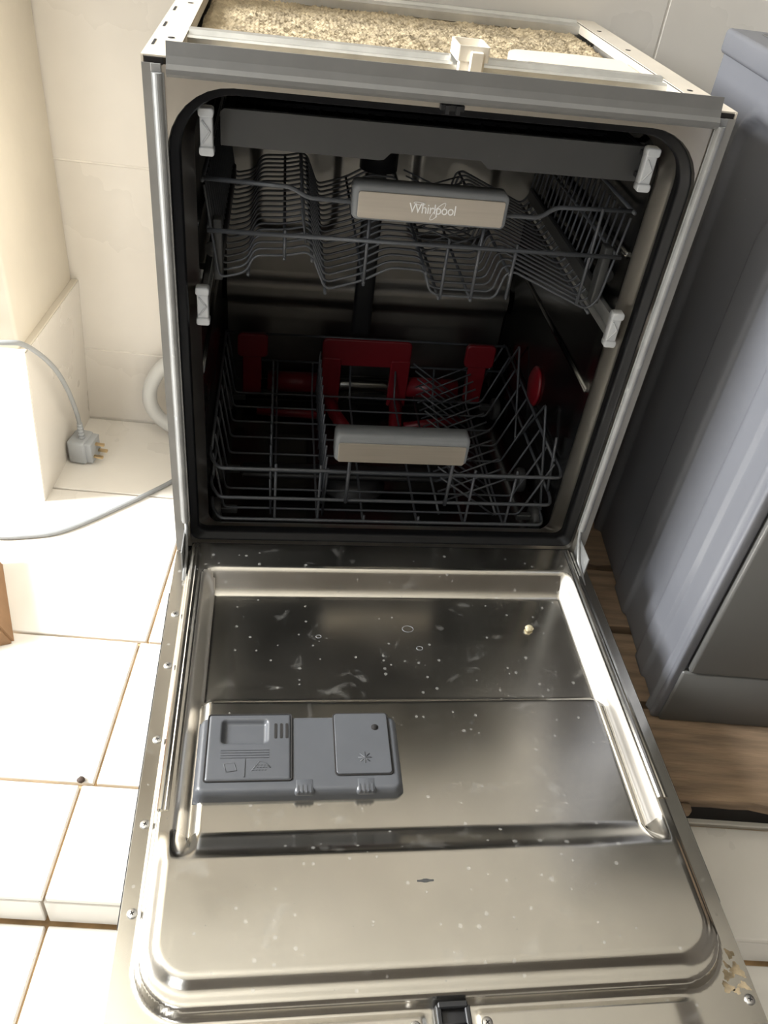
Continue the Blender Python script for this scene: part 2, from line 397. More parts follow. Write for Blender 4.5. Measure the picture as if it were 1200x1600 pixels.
# ---- front frame, gasket, tub: rings lofted into the machine
def ring(x0, x1, z0, z1, r, y, rb=None): return [(x, y, z) for x, z in rrect(x0, x1, z0, z1, r, 8, rb)]
R_out = ring(0.0118, W - 0.0118, 0.203, 0.8135, 0.002, 0.0)
R_op = ring(0.0195, W - 0.0195, 0.210, 0.7985, 0.066, 0.0, 0.012)
R_op2 = ring(0.0205, W - 0.0205, 0.2105, 0.7975, 0.065, 0.006, 0.012)
obj('front_frame', MB().loft([R_out, R_op, R_op2], False), M['frame_steel'], dw)
gk = [R_op2, ring(0.0215, W - 0.0215, 0.211, 0.7965, 0.064, 0.010, 0.012), ring(0.0285, W - 0.0285, 0.2165, 0.790, 0.058, 0.012, 0.012),
      ring(0.031, W - 0.031, 0.218, 0.788, 0.056, 0.018, 0.012), ring(0.0285, W - 0.0285, 0.2165, 0.790, 0.058, 0.026, 0.012), ring(0.028, W - 0.028, 0.213, 0.792, 0.058, 0.034, 0.012)]
obj('door_gasket', MB().loft(gk), M['rubber'], dw)
TX0, TX1, TZ0, TZ1, TY = 0.0365, W - 0.0365, 0.135, 0.797, 0.505
lip = [ring(0.028, W - 0.028, 0.213, 0.792, 0.058, 0.034, 0.012), ring(0.0295, W - 0.0295, 0.2125, 0.791, 0.057, 0.038, 0.012),
       ring(0.0400, W - 0.0400, 0.205, 0.786, 0.052, 0.052, 0.014), ring(0.0408, W - 0.0408, 0.200, 0.786, 0.052, 0.056, 0.018)]
obj('tub_lip', MB().loft(lip), M['frame_steel'], dw)
tub = MB().loft([lip[-1], 
                                  ring(TX0, TX1, 0.150, TZ1, 0.055, 0.075, 0.025), ring(TX0, TX1, TZ0 + 0.003, TZ1, 0.055, 0.10, 0.03),
                 ring(TX0, TX1, TZ0, TZ1, 0.055, 0.25, 0.03), ring(TX0, TX1, TZ0, TZ1, 0.055, TY - 0.008, 0.03), ring(TX0 + 0.008, TX1 - 0.008, TZ0 + 0.008, TZ1 - 0.008, 0.047, TY, 0.022)], True)
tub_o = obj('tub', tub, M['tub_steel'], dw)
# embossed rear wall
X = np.linspace(TX0 + 0.008, TX1 - 0.008, 110); Z = np.linspace(TZ0 + 0.012, TZ1 - 0.012, 130)
XX, ZZ = np.meshgrid(X, Z, indexing='ij'); h = np.zeros_like(XX)
for x0, x1 in ((0.085, 0.232), (0.345, 0.495)):
    h -= 0.012 * smooth01(-sdf_rr(XX, ZZ, x0, x1, 0.47, 0.735, 0.03) / 0.016)
h -= 0.012 * smooth01((0.395 - ZZ) / 0.02) * smooth01((ZZ - 0.335) / 0.02)
h -= 0.010 * smooth01(0.5 - np.abs(XX - 0.299) / 0.09)
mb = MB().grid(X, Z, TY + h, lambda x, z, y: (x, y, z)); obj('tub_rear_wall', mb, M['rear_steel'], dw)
# dark ribbed lining under the ceiling
b = MB().box(0.085, W - 0.085, 0.05, 0.485, 0.7905, 0.7945)
for k in range(26): b.box(0.09 + k * 0.0166, 0.094 + k * 0.0166, 0.05, 0.485, 0.787, 0.7908)
obj('ceiling_lining', b, M['black'], dw)
# ribbed side walls of the tub
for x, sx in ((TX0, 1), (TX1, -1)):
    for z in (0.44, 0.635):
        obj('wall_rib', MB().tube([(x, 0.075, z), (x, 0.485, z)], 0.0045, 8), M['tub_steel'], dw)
# slide rails with pale caps
for s in (0, 1):
    for zc, xx, y0 in ((0.7485, 0.0555, 0.030), (0.555, 0.0455, 0.030)):
        x = xx if s == 0 else W - xx - (0.008 if zc > 0.7 else 0.0)
        sg = -1 if s == 0 else 1
        b = MB().box(x - 0.004, x + 0.004, y0 + 0.01, 0.485, zc - 0.014, zc - 0.009).box(x - 0.004, x + 0.004, y0 + 0.01, 0.485, zc + 0.009, zc + 0.014)
        b.box(x + sg * 0.003 - 0.001, x + sg * 0.003 + 0.001, y0 + 0.01, 0.485, zc - 0.014, zc + 0.014)
        xw = TX0 if s == 0 else TX1
        for y in (0.12, 0.42): b.box(*sorted((xw, x)), y, y + 0.02, zc - 0.006, zc + 0.006)
        rl = obj('slide_rail', b, M['galv'] if zc < 0.7 else M['black'], dw)
        b = MB().rbox(x - 0.0065, x + 0.0065, y0, y0 + 0.012, zc - 0.019, zc + 0.019, 0.003, 0.0015, 'y')
        b.rbox(x - 0.0078, x + 0.0078, y0 - 0.0025, y0 + 0.010, zc + 0.014, zc + 0.0235, 0.003, 0.0015, 'y')
        b.rbox(x - 0.0078, x + 0.0078, y0 - 0.0025, y0 + 0.010, zc - 0.0235, zc - 0.0145, 0.003, 0.0015, 'y')
        b.tube([(x - 0.004, y0 - 0.0004, zc - 0.011), (x + 0.004, y0 - 0.0004, zc), (x - 0.004, y0 - 0.0004, zc + 0.011)], 0.0011, 5)
        obj('rail_cap', b, M['cap'], rl)
# water feed pipe and red jet covers
b = MB().box(0.268, 0.302, 0.470, 0.4905, 0.30, 0.775, 0.006, 2)
b.lathe([(0.030, 0), (0.030, 0.05), (0.022, 0.062)], 20, Matrix.Translation((0.285, 0.455, 0.600)) @ Matrix.Rotation(0, 4, 'X'))
obj('feed_pipe', b, M['black'], dw)
b = MB().tube([(0.075, 0.472, 0.196), (0.54, 0.472, 0.196)], 0.017, 14); jp = obj('jet_pipe', b, M['tub_steel'], dw)
rc = MB().rbox(0.216, 0.380, 0.452, 0.464, 0.246, 0.300, 0.010, 0.003, 'y')
rc.rbox(0.216, 0.252, 0.450, 0.462, 0.165, 0.262, 0.004, 0.002, 'y').rbox(0.344, 0.380, 0.450, 0.462, 0.165, 0.262, 0.004, 0.002, 'y')
rc.tube([(0.234, 0.454, 0.172), (0.245, 0.43, 0.156), (0.275, 0.35, 0.152)], 0.013, 8).tube([(0.362, 0.454, 0.172), (0.362, 0.43, 0.156), (0.352, 0.35, 0.152)], 0.013, 8)
rc.tube([(0.228, 0.43, 0.152), (0.10, 0.44, 0.150)], 0.009, 8).tube([(0.375, 0.40, 0.152), (0.50, 0.44, 0.150)], 0.009, 8)
obj('jet_cover', rc, M['red'], dw)
for x0, x1 in ((0.064, 0.118), (0.480, 0.536)):
    c = (x0 + x1) / 2
    b = MB().rbox(x0, x1, 0.446, 0.456, 0.258, 0.304, 0.009, 0.003, 'y').rbox(c - 0.018, c + 0.016, 0.448, 0.458, 0.18, 0.266, 0.004, 0.002, 'y')
    obj('jet_cap', b, M['red'], dw)
for x0, x1 in ((0.118, 0.218), (0.378, 0.480)):
    obj('jet_sleeve', MB().tube([(x0, 0.472, 0.196), (x1, 0.472, 0.196)], 0.0195, 14), M['red'], dw)
b = MB().lathe([(0.030, 0), (0.030, 0.003), (0.026, 0.006), (0.0, 0.0065)], 24, Matrix.Translation((TX1, 0.272, 0.328)) @ Matrix.Rotation(-PI / 2, 4, 'Y') @ Matrix.Scale(1.15, 4, (1, 0, 0)))
obj('salt_cap', b, M['red'], dw)
# lower spray arm and filter on the tub floor
b = MB().lathe([(0.055, 0.0), (0.055, 0.006), (0.045, 0.010), (0.045, 0.018), (0.02, 0.020)], 24, Matrix.Translation((0.27, 0.24, TZ0)))
b.box(0.08, 0.46, 0.222, 0.258, TZ0 + 0.020, TZ0 + 0.030, 0.005, 2)
obj('spray_arm', b, M['black'], dw)
# latch striker in the upper frame
obj('latch_striker', MB().box(0.287, 0.312, -0.004, 0.004, 0.797, 0.8035, 0.001, 1).box(0.292, 0.296, -0.008, -0.003, 0.795, 0.803).box(0.303, 0.307, -0.008, -0.003, 0.795, 0.803), M['black'], dw)
# front trim: bent aluminium strip
pr = [(-0.001, 0.8335), (-0.004, 0.822), (-0.0065, 0.8155), (-0.0095, 0.8115), (-0.010, 0.8075), (-0.007, 0.8045), (-0.001, 0.8045),
      (-0.001, 0.806), (-0.006, 0.806), (-0.0085, 0.808), (-0.008, 0.811), (-0.005, 0.815), (-0.0025, 0.822), (0.0005, 0.8335)]
obj('front_trim', MB().extrude(pr, 0.0235, W - 0.0205, 'x'), M['trim'], dw)

# ---- top: felt, rails, bracket, pale pad
X = np.linspace(0.032, W - 0.032, 190); Y = np.linspace(0.02, 0.500, 170)
XX, YY = np.meshgrid(X, Y, indexing='ij'); rs = np.random.RandomState(3)
def vnoise(x, y, n):
    g = rs.rand(n + 2, n + 2); u = (x - x.min()) / (x.max() - x.min()) * n; v = (y - y.min()) / (y.max() - y.min()) * n
    i = np.floor(u).astype(int).clip(0, n - 1); j = np.floor(v).astype(int).clip(0, n - 1); a = smooth01(u - i); c = smooth01(v - j)
    return g[i, j] * (1 - a) * (1 - c) + g[i + 1, j] * a * (1 - c) + g[i, j + 1] * (1 - a) * c + g[i + 1, j + 1] * a * c
wob = vnoise(XX, YY, 14) * 0.004
h = 0.8055 + 0.0026 * np.sin((XX + wob * 1.2) * 2 * PI / 0.0105) * np.sin((YY + wob) * 2 * PI / 0.0115) + 0.0040 * vnoise(XX, YY, 70) + 0.004 * vnoise(XX, YY, 9) - 0.004
edge = np.minimum.reduce([XX - 0.032, W - 0.032 - XX, YY - 0.02, 0.500 - YY]); h -= 0.006 * smooth01(1 - edge / 0.012)
fe = obj('felt_pad', MB().grid(X, Y, h), M['felt'], dw); fe['kind'] = 'stuff'
pr = [(0.118, 0.811), (0.118, 0.8165), (0.120, 0.8185), (0.126, 0.8185), (0.130, 0.8165), (0.133, 0.8165), (0.136, 0.8215), (0.144, 0.8225), (0.148, 0.8205), (0.148, 0.811)]
obj('cross_rail', MB().extrude(pr, 0.0315, W - 0.0315, 'x'), M['galv'], dw)
pr = [(0.482, 0.806), (0.482, 0.8165), (0.487, 0.8185), (0.500, 0.8185), (0.504, 0.822), (0.512, 0.822), (0.512, 0.806)]
obj('rear_rail', MB().extrude(pr, 0.0315, W - 0.0315, 'x'), M['galv'], dw)
b = MB()
bx0, bx1, by0, by1, bz0, bz1 = 0.317, 0.352, 0.102, 0.150, 0.8235, 0.8385
b.loft([[(x, y, z) for x, y in rrect(bx0 + d, bx1 - d, by0 + d, by1 - d, 0.002, 3)] for z, d in ((bz0, 0), (bz1, 0), (bz1, 0.002), (bz0 + 0.002, 0.002))], False, True)
b.box(0.331, 0.345, 0.096, 0.1025, 0.806, 0.834, 0.001, 1).box(bx0 + 0.004, bx1 - 0.004, 0.104, 0.117, 0.812, bz0)
obj('plastic_bracket', b, M['bracket'], dw)
poly = []
for k in range(13):
    a = PI / 2 + PI * k / 12; poly.append((0.425 + 0.022 * math.cos(a), 0.222 + 0.034 * math.sin(a)))
poly += [(0.47, 0.176), (0.545, 0.158), (0.556, 0.158), (0.556, 0.256), (0.50, 0.262)]
b = MB().extrude(poly, 0.806, 0.8155, 'z').box(0.467, 0.475, 0.1725, 0.1765, 0.811, 0.8175)
obj('pale_pad', b, M['tongue'], dw)

# ---- door: pressed stainless sheet
X = np.linspace(0.0, W, 241); Y = np.linspace(-0.632, -0.004, 255)
XX, YY = np.meshgrid(X, Y, indexing='ij')
h = np.full_like(XX, -0.016)
h += 0.016 * smooth01(0.5 - sdf_rr(XX, YY, 0.0215, W - 0.0215, -0.600, 0.15, 0.050) / 0.007)          # raised body
rec = smooth01(-sdf_rr(XX, YY, 0.040, W - 0.034, -0.480, -0.044, 0.020) / 0.018)                          # recess mask from the sides
ywall = smooth01((-0.046 - YY) / 0.034)                                                                   # sloped wall at the hinge
d1 = -0.030 * rec * ywall
plat = smooth01(-sdf_rr(XX, YY, 0.046, W - 0.042, -0.55, -0.252, 0.022) / 0.020)
d1 += 0.0210 * plat
def ramp01(t): return 0.5 * smooth01(t) + 0.5 * np.clip(t, 0, 1)
ramp = ramp01((-0.434 - YY) / 0.034)                                                                    # up to the front plateau
d1 *= (1 - ramp)
h += d1
ph = smooth01(-sdf_rr(XX, YY, 0.0265, W - 0.0245, -0.587, -0.35, 0.046) / 0.013) * ramp01((-0.434 - YY) / 0.034)
h += 0.0080 * ph
h -= 0.0035 * np.exp(-((YY + 0.601) / 0.004) ** 2) * 0
# flange stepped along the front either side of the latch
h += 0.0022 * smooth01((-0.606 - YY) / 0.004) * smooth01((0.012 + np.abs(XX - 0.301) - 0.034) / 0.006) * smooth01((XX - 0.06) / 0.03) * smooth01((W - 0.06 - XX) / 0.03)
dr = obj('door', MB().grid(X, Y, ZD + h), M['steel'], dw)
def grain(o):                    # brushing direction of the sheet
    me = o.data; uv = me.uv_layers.new(name='grain')
    for l in me.loops:
        c = me.vertices[l.vertex_index].co; uv.data[l.index].uv = (c.y, c.x)
grain(dr)
dr.data.materials.append(M['steel_wall'])
for f in dr.data.polygons:       # the drawn side walls are rougher than the flat sheet
    if abs(f.normal.x) > 0.22 and f.center.y + D / 2 > -0.432 and 0.03 < f.center.x + W / 2 < W - 0.03: f.material_index = 1
# outer shell of the door
zb, zt = ZD - 0.066, ZD - 0.0162
b = MB().box(0.0, W, -0.632, 0.0 - 0.008, zb, zb + 0.003).box(-0.0005, 0.0015, -0.632, -0.07, zb, zt).box(W - 0.0015, W + 0.0005, -0.632, -0.07, zb, zt).box(0, W, -0.6335, -0.632, zb, zt)
obj('outer_panel', b, M['door_edge'], dr)
for x0, x1 in ((-0.0018, 0.0012), (W - 0.0012, W + 0.0018)):
    obj('side_seam', MB().box(x0, x1, -0.52, -0.085, zb + 0.004, zt - 0.0012), M['black'], dr)
obj('control_strip', MB().box(0.0, W, -0.652, -0.634, zb, zt - 0.003, 0.003, 2), M['black'], dr)
for s in (0, 1):
    xa, xb = (0.0225, 0.0345) if s == 0 else (W - 0.0335, W - 0.0215)
    pr = [(xa, ZD - 0.002), (xa, ZD + 0.0012), (xa + 0.0018, ZD + 0.0032), (xa + 0.0045, ZD + 0.0034), (xa + 0.006, ZD + 0.0014), (xa + 0.0075, ZD + 0.0012), (xb - 0.003, ZD + 0.0020), (xb, ZD + 0.0012), (xb, ZD - 0.002)]
    grain(obj('side_strip', MB().extrude(pr, -0.412, -0.010, 'y'), M['steel'], dr))
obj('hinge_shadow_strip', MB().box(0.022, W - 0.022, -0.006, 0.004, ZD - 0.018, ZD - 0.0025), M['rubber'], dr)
# screws
smb = MB().lathe([(0.0050, 0), (0.0050, 0.0008), (0.0036, 0.0015), (0.0, 0.0017)], 16)
smb.box(-0.0022, 0.0022, -0.0005, 0.0005, 0.0012, 0.00185).box(-0.0005, 0.0005, -0.0022, 0.0022, 0.0012, 0.00185)
sme = smb.mesh('screw'); sme.materials.append(M['screw']); sme.materials.append(M['void'])
for pl in list(sme.polygons)[-12:]: pl.material_index = 1
for x, y, dz in ((0.0105, -0.125, 0), (0.0105, -0.210, 0), (0.0105, -0.316, 0), (0.0105, -0.418, 0), (0.0105, -0.508, 0), (W - 0.0095, -0.612, 0), (0.268, -0.618, 0.002), (0.333, -0.618, 0.002)):
    s = link('screw', sme, None, dr); s.location = (x - W / 2, y - D / 2, ZD - 0.0160 + dz)
    s.rotation_euler = (0, 0, random.uniform(0, 1.5))
b = MB().box(0.286, 0.317, -0.634, -0.603, ZD - 0.016, ZD - 0.0065, 0.002, 2).box(0.286, 0.291, -0.632, -0.606, ZD - 0.012, ZD - 0.002, 0.001, 1).box(0.312, 0.317, -0.632, -0.606, ZD - 0.012, ZD - 0.002, 0.001, 1)
b.box(0.288, 0.315, -0.6085, -0.603, ZD - 0.008, ZD - 0.001, 0.001, 1).tube([(0.291, -0.622, ZD - 0.004), (0.312, -0.622, ZD - 0.004)], 0.002, 8)
obj('door_latch', b, M['black'], dr)

poly = [(0.281 + 0.0085 * math.cos(t) + 0.0085, -0.4985 + 0.0016 * math.sin(t) + 0.0004 * math.sin(5 * t)) for t in [2 * PI * k / 18 for k in range(18)]]
obj('scratch_mark', MB().extrude(poly, ZD + 0.0073, ZD + 0.00825, 'z'), M['tray'], dr)
def blob(name, x, y, z, r, m, seed, hgt=0.0004):
    rs = random.Random(seed); n = 26; sq = rs.uniform(0.45, 0.9); tl = rs.uniform(0, 3)
    P = []
    for k in range(n):
        t = 2 * PI * k / n; q = r * rs.uniform(0.8, 1.15) * (1 + 0.3 * math.sin(3 * t + seed)); a, c = q * math.cos(t), q * sq * math.sin(t)
        P.append((x + a * math.cos(tl) - c * math.sin(tl), y + a * math.sin(tl) + c * math.cos(tl)))
    return obj(name, MB().extrude(P, z, z + hgt, 'z'), m, dr)
for k, (x, y, r) in enumerate(((0.5865, -0.571, 0.0045), (0.579, -0.581, 0.0038), (0.5765, -0.590, 0.0050), (0.572, -0.601, 0.0055), (0.5875, -0.586, 0.0070), (0.5885, -0.600, 0.0055), (0.580, -0.604, 0.0035))):
    blob('rust_stain', x, y, ZD - 0.0163, r, M['rust'], 20 + k)
for k, (x, y, r) in enumerate(((0.318, -0.136, 0.0075), (0.197, -0.150, 0.0035), (0.330, -0.170, 0.0042))):
    obj('dried_drop', MB().tube([(x + r * math.cos(t), y + 0.75 * r * math.sin(t), ZD - 0.0300) for t in [2 * PI * q / 16 for q in range(16)]], 0.0004, 5, closed=True), M['lime'], dr)
# ---- dispenser
zp = ZD - 0.0092                       # level of the panel it sits on
zt = ZD + 0.0050
X = np.linspace(0.056, 0.282, 115); Y = np.linspace(-0.4065, -0.2985, 70); XX, YY = np.meshgrid(X, Y, indexing='ij')
sd = np.clip(-sdf_rr(XX, YY, 0.056, 0.282, -0.4065, -0.2985, 0.012), 0, 0.008) / 0.008
h = (zt - zp + 0.003) * np.sqrt(np.clip(1 - (1 - sd) ** 2, 0, 1)) - 0.009 * smooth01(-sdf_rr(XX, YY, 0.079, 0.137, -0.344, -0.3040, 0.005) / 0.002)
dd = obj('detergent_dispenser', MB().grid(X, Y, zp - 0.003 + h), M['disp'], dw)
obj('lid_gap', MB().tube([(x, y, zt + 0.0004) for x, y in rrect(0.0672, 0.1600, -0.3897, -0.2992, 0.003, 3)], 0.0010, 5, closed=True), M['void'], dd)
X = np.linspace(0.068, 0.159, 60); Y = np.linspace(-0.3888, -0.3000, 60); XX, YY = np.meshgrid(X, Y, indexing='ij')
h = 0.0016 * smooth01(-sdf_rr(XX, YY, 0.0678, 0.1592, -0.389, -0.2998, 0.003) / 0.002) - 0.0052 * smooth01(-sdf_rr(XX, YY, 0.0815, 0.1345, -0.342, -0.3065, 0.006) / 0.005)
obj('dispenser_lid', MB().grid(X, Y, zt + 0.0003 + h), M['disp'], dd)
b = MB()
for k in range(3): b.rbox(0.1405 + k * 0.0062, 0.1435 + k * 0.0062, -0.3345, -0.3135, zt + 0.001, zt + 0.0023, 0.0013)
obj('vent_slot', b, M['void'], dd)
b = MB()
for k in range(4): b.box(0.083, 0.135, -0.3505 - k * 0.0034, -0.3495 - k * 0.0034, zt + 0.0016, zt + 0.0026)
b.box(0.1085, 0.1097, -0.3855, -0.3625, zt + 0.0016, zt + 0.0026)
b.tube([(0.087, -0.368, zt + 0.0019), (0.098, -0.367, zt + 0.0019), (0.101, -0.377, zt + 0.0019), (0.090, -0.379, zt + 0.0019)], 0.0007, 5, closed=True)
for k in range(5):
    for j in range(3): b.box(0.118 + k * 0.0032 + j * 0.001, 0.1195 + k * 0.0032 + j * 0.001, -0.377 + j * 0.0032, -0.3755 + j * 0.0032, zt + 0.0016, zt + 0.0024)
b.tube([(0.1165, -0.378, zt + 0.0019), (0.125, -0.3655, zt + 0.0019), (0.131, -0.3665, zt + 0.0019), (0.137, -0.374, zt + 0.0019)], 0.0006, 5)
obj('embossed_symbols', b, M['disp'], dd)
obj('rinse_lid_gap', MB().tube([(x, y, zt + 0.0004) for x, y in rrect(0.2072, 0.2698, -0.3843, -0.2992, 0.004, 3)], 0.0010, 5, closed=True), M['void'], dd)
obj('rinse_aid_lid', MB().rbox(0.2080, 0.2690, -0.3835, -0.3000, zt, zt + 0.0020, 0.004, 0.0008), M['disp'], dd)
b = MB().lathe([(0.0042, 0), (0.0042, 0.0008)], 18, Matrix.Translation((0.254, -0.3205, zt + 0.0016)))
obj('level_window', b, M['void'], dd)
b = MB()
for k in range(4):
    a = PI * k / 4; cx, cy = 0.240, -0.3625; r = 0.0075
    b.tube([(cx - r * math.cos(a), cy - r * math.sin(a), zt + 0.0021), (cx + r * math.cos(a), cy + r * math.sin(a), zt + 0.0021)], 0.00055, 5)
obj('snowflake_symbol', b, M['disp'], dd)
for x0, x1 in ((0.1625, 0.1845), (0.2285, 0.2505)):
    b = MB().box(x0, x1, -0.4058, -0.3865, zt - 0.008, zt + 0.0004, 0.003, 2)
    for k in range(4): b.box(x0 + 0.003 + k * 0.0045, x0 + 0.0044 + k * 0.0045, -0.4060, -0.396, zt - 0.004, zt + 0.0010)
    obj('latch_tab', b, M['disp'], dd)

dd.scale = (1, 0.935, 1); dd.location.y = (-0.2985 - D / 2) * (1 - 0.935)

# ---- drain hose looping out behind the machine
pts = [(0.02, 0.562, 0.185), (-0.045, 0.566, 0.182), (-0.085, 0.567, 0.160), (-0.107, 0.566, 0.128), (-0.116, 0.564, 0.098), (-0.113, 0.562, 0.068), (-0.095, 0.560, 0.040), (-0.06, 0.558, 0.021), (0.02, 0.556, 0.017)]
b = MB()
Q = []
P = [Vector(p) for p in pts]
for i in range(len(P) - 1):
    p0 = P[max(i - 1, 0)]; p1 = P[i]; p2 = P[i + 1]; p3 = P[min(i + 2, len(P) - 1)]
    for k in range(8):
        t = k / 8; Q.append(0.5 * ((2 * p1) + (p2 - p0) * t + (2 * p0 - 5 * p1 + 4 * p2 - p3) * t * t + (3 * p1 - p0 - 3 * p2 + p3) * t ** 3))
Q.append(P[-1])
obj('drain_hose', MB().tube(Q, 0.0145, 12), M['hose'], dw)

# ================================================================== CUTLERY TRAY
ct = thing('cutlery_tray', 'shallow dark grey cutlery tray sliding at the top of the dishwasher', 'cutlery tray', (0.30, 0.06, 0.73))
yf = 0.058
poly = [(0.068, 0.729), (0.238, 0.727), (0.244, 0.728), (0.251, 0.7355), (0.352, 0.7355), (0.362, 0.7275), (0.536, 0.7275), (0.5405, 0.731), (0.5405, 0.762), (0.537, 0.7655), (0.072, 0.7655), (0.068, 0.762)]
obj('tray_front', MB().extrude(poly, yf, yf + 0.007, 'y'), M['tray'], ct)
b = MB()
for k in range(24): b.box(0.078 + k * 0.0196, 0.0805 + k * 0.0196, 0.066, 0.46, 0.741, 0.7455)
for k in range(9): b.box(0.076, 0.533, 0.085 + k * 0.046, 0.088 + k * 0.046, 0.7435, 0.748)
g = obj('tray_grid', b, M['black'], ct); g['kind'] = 'stuff'
obj('tray_floor', MB().box(0.0765, 0.5325, 0.066, 0.454, 0.7370, 0.7395), M['black'], ct)
obj('tray_side', MB().box(0.071, 0.076, 0.065, 0.46, 0.733, 0.764, 0.001, 1), M['black'], ct)
obj('tray_side', MB().box(0.533, 0.538, 0.065, 0.46, 0.733, 0.764, 0.001, 1), M['black'], ct)
obj('tray_rear', MB().box(0.076, 0.533, 0.455, 0.460, 0.735, 0.764, 0.001, 1), M['black'], ct)

# ================================================================== UPPER RACK
ur = thing('upper_dish_rack', 'upper grey wire dish rack with lettered steel handle and wavy wires', 'dish rack', (0.30, 0.27, 0.56))
RW = 0.0021
def wire(parent, pts, r=RW, fil=0.012, name='wire'): return obj(name, MB().tube(pts, r, 6, fil), M['wire'], parent)
wire(ur, [(0.046, 0.080, 0.686), (0.144, 0.072, 0.6865), (0.164, 0.068, 0.677), (0.395, 0.068, 0.6745), (0.436, 0.068, 0.6745), (0.455, 0.072, 0.687), (0.553, 0.080, 0.687)], 0.0029, 0.008, 'front_rail')
wire(ur, [(0.050, 0.070, 0.631), (0.551, 0.070, 0.633)], 0.0029, 0, 'front_rail')
prof = [(0.0475, 0.680), (0.062, 0.572), (0.094, 0.581), (0.103, 0.603), (0.140, 0.605), (0.165, 0.611), (0.173, 0.606), (0.190, 0.565), (0.235, 0.580), (0.268, 0.599), (0.311, 0.598), (0.319, 0.573), (0.330, 0.567), (0.404, 0.567), (0.412, 0.600), (0.422, 0.604), (0.528, 0.560), (0.540, 0.575), (0.551, 0.680)]
w0 = wire(ur, [(x, 0.075, z) for x, z in prof], 0.00165, 0.010)
copies(w0, [(0, 0.0205 * k, 0) for k in range(1, 20)])
for x, z in ((0.0965, 0.5795), (0.139, 0.602), (0.172, 0.602), (0.190, 0.562), (0.236, 0.578), (0.312, 0.595), (0.332, 0.564), (0.373, 0.564), (0.417, 0.600), (0.530, 0.557)):
    wire(ur, [(x, 0.071, z), (x, 0.470, z)], 0.0021, 0, 'runner_wire')
for x0, x1, z in ((0.046, 0.046, 0.686), (0.553, 0.553, 0.687), (0.051, 0.051, 0.633), (0.547, 0.547, 0.633)):
    wire(ur, [(x0, 0.072, z), (x1, 0.472, z)], 0.0024, 0, 'side_wire')
wire(ur, [(0.046, 0.472, 0.686), (0.553, 0.472, 0.687)], 0.0024, 0, 'rear_wire')
wire(ur, [(0.051, 0.472, 0.633), (0.547, 0.472, 0.633)], 0.0024, 0, 'rear_wire')
for x, za, zb in ((0.139, 0.602, 0.637), (0.236, 0.574, 0.668), (0.334, 0.564, 0.641), (0.373, 0.564, 0.668), (0.418, 0.568, 0.640), (0.512, 0.567, 0.690)):
    wire(ur, [(x, 0.0735, za), (x, 0.0705, zb)], 0.0021, 0, 'upright_wire')
t0 = wire(ur, [(0.325, 0.20, 0.570), (0.412, 0.20, 0.602)], 0.0014, 0, 'tine'); copies(t0, [(0, 0.03 * k, 0) for k in range(1, 9)])
t0 = wire(ur, [(0.325, 0.212, 0.602), (0.412, 0.212, 0.570)], 0.0014, 0, 'tine'); copies(t0, [(0, 0.03 * k, 0) for k in range(1, 9)])
t0 = wire(ur, [(0.165, 0.11, 0.608), (0.158, 0.11, 0.65)], 0.0014, 0, 'tine'); copies(t0, [(0, 0.043 * k, 0) for k in range(1, 9)])
for x, sg in ((0.0605, 1), (0.5385, -1)):
    b = MB().box(x - 0.004, x + 0.004, 0.085, 0.455, 0.570, 0.590, 0.002, 1).box(x - 0.0055, x + 0.0055, 0.080, 0.098, 0.566, 0.640, 0.002, 2)
    b.lathe([(0.009, 0), (0.009, 0.004)], 14, Matrix.Translation((x - sg * 0.0, 0.0785, 0.604)) @ Matrix.Rotation(PI / 2, 4, 'X') @ Matrix.Translation((-sg * 0.006, 0, -0.006)))
    obj('side_carrier', b, M['tray'], ur)
hd = obj('handle', MB().rbox(0.212, 0.3915, 0.046, 0.072, 0.664, 0.7035, 0.007, 0.005, 'y'), M['handle'], ur)
obj('steel_inlay', MB().rbox(0.2185, 0.3865, 0.0445, 0.0465, 0.6675, 0.697, 0.003, 0.0006, 'y'), M['inlay'], hd)
# lettering with its ring mark
cu = bpy.data.curves.new('lettering', 'FONT'); cu.body = 'Whirlpool'; cu.size = 0.0158; cu.extrude = 0.0003; cu.align_x = 'CENTER'; cu.align_y = 'CENTER'; cu.space_character = 0.93
tmp = bpy.data.objects.new('tmp', cu); COL.objects.link(tmp)
me = bpy.data.meshes.new_from_object(tmp.evaluated_get(bpy.context.evaluated_depsgraph_get()))
bpy.data.objects.remove(tmp); bpy.data.curves.remove(cu)
me.name = 'lettering'; me.materials.clear(); me.materials.append(M['letter'])
lt = link('lettering', me, None, hd)
me.transform(Matrix.Translation((0.3035 - 0.30, 0.0442 - 0.27, 0.6825 - 0.56)) @ Matrix.Rotation(math.radians(90), 4, 'X') @ Matrix.Scale(0.88, 4, (1, 0, 0)))
b = MB()
def oval(cx, cz, a, c, tilt, t0=0, t1=360, r=0.0004):
    P = []
    for k in range(29):
        t = math.radians(t0 + (t1 - t0) * k / 28); x, z = a * math.cos(t), c * math.sin(t); q = math.radians(tilt)
        P.append((cx + x * math.cos(q) - z * math.sin(q), 0.0441, cz + x * math.sin(q) + z * math.cos(q)))
    b.tube(P, r, 5)
oval(0.3095, 0.6810, 0.0125, 0.0032, 52, -70, 250)
oval(0.2875, 0.6885, 0.0065, 0.0014, -4)
obj('ring_mark', b, M['letter'], hd)

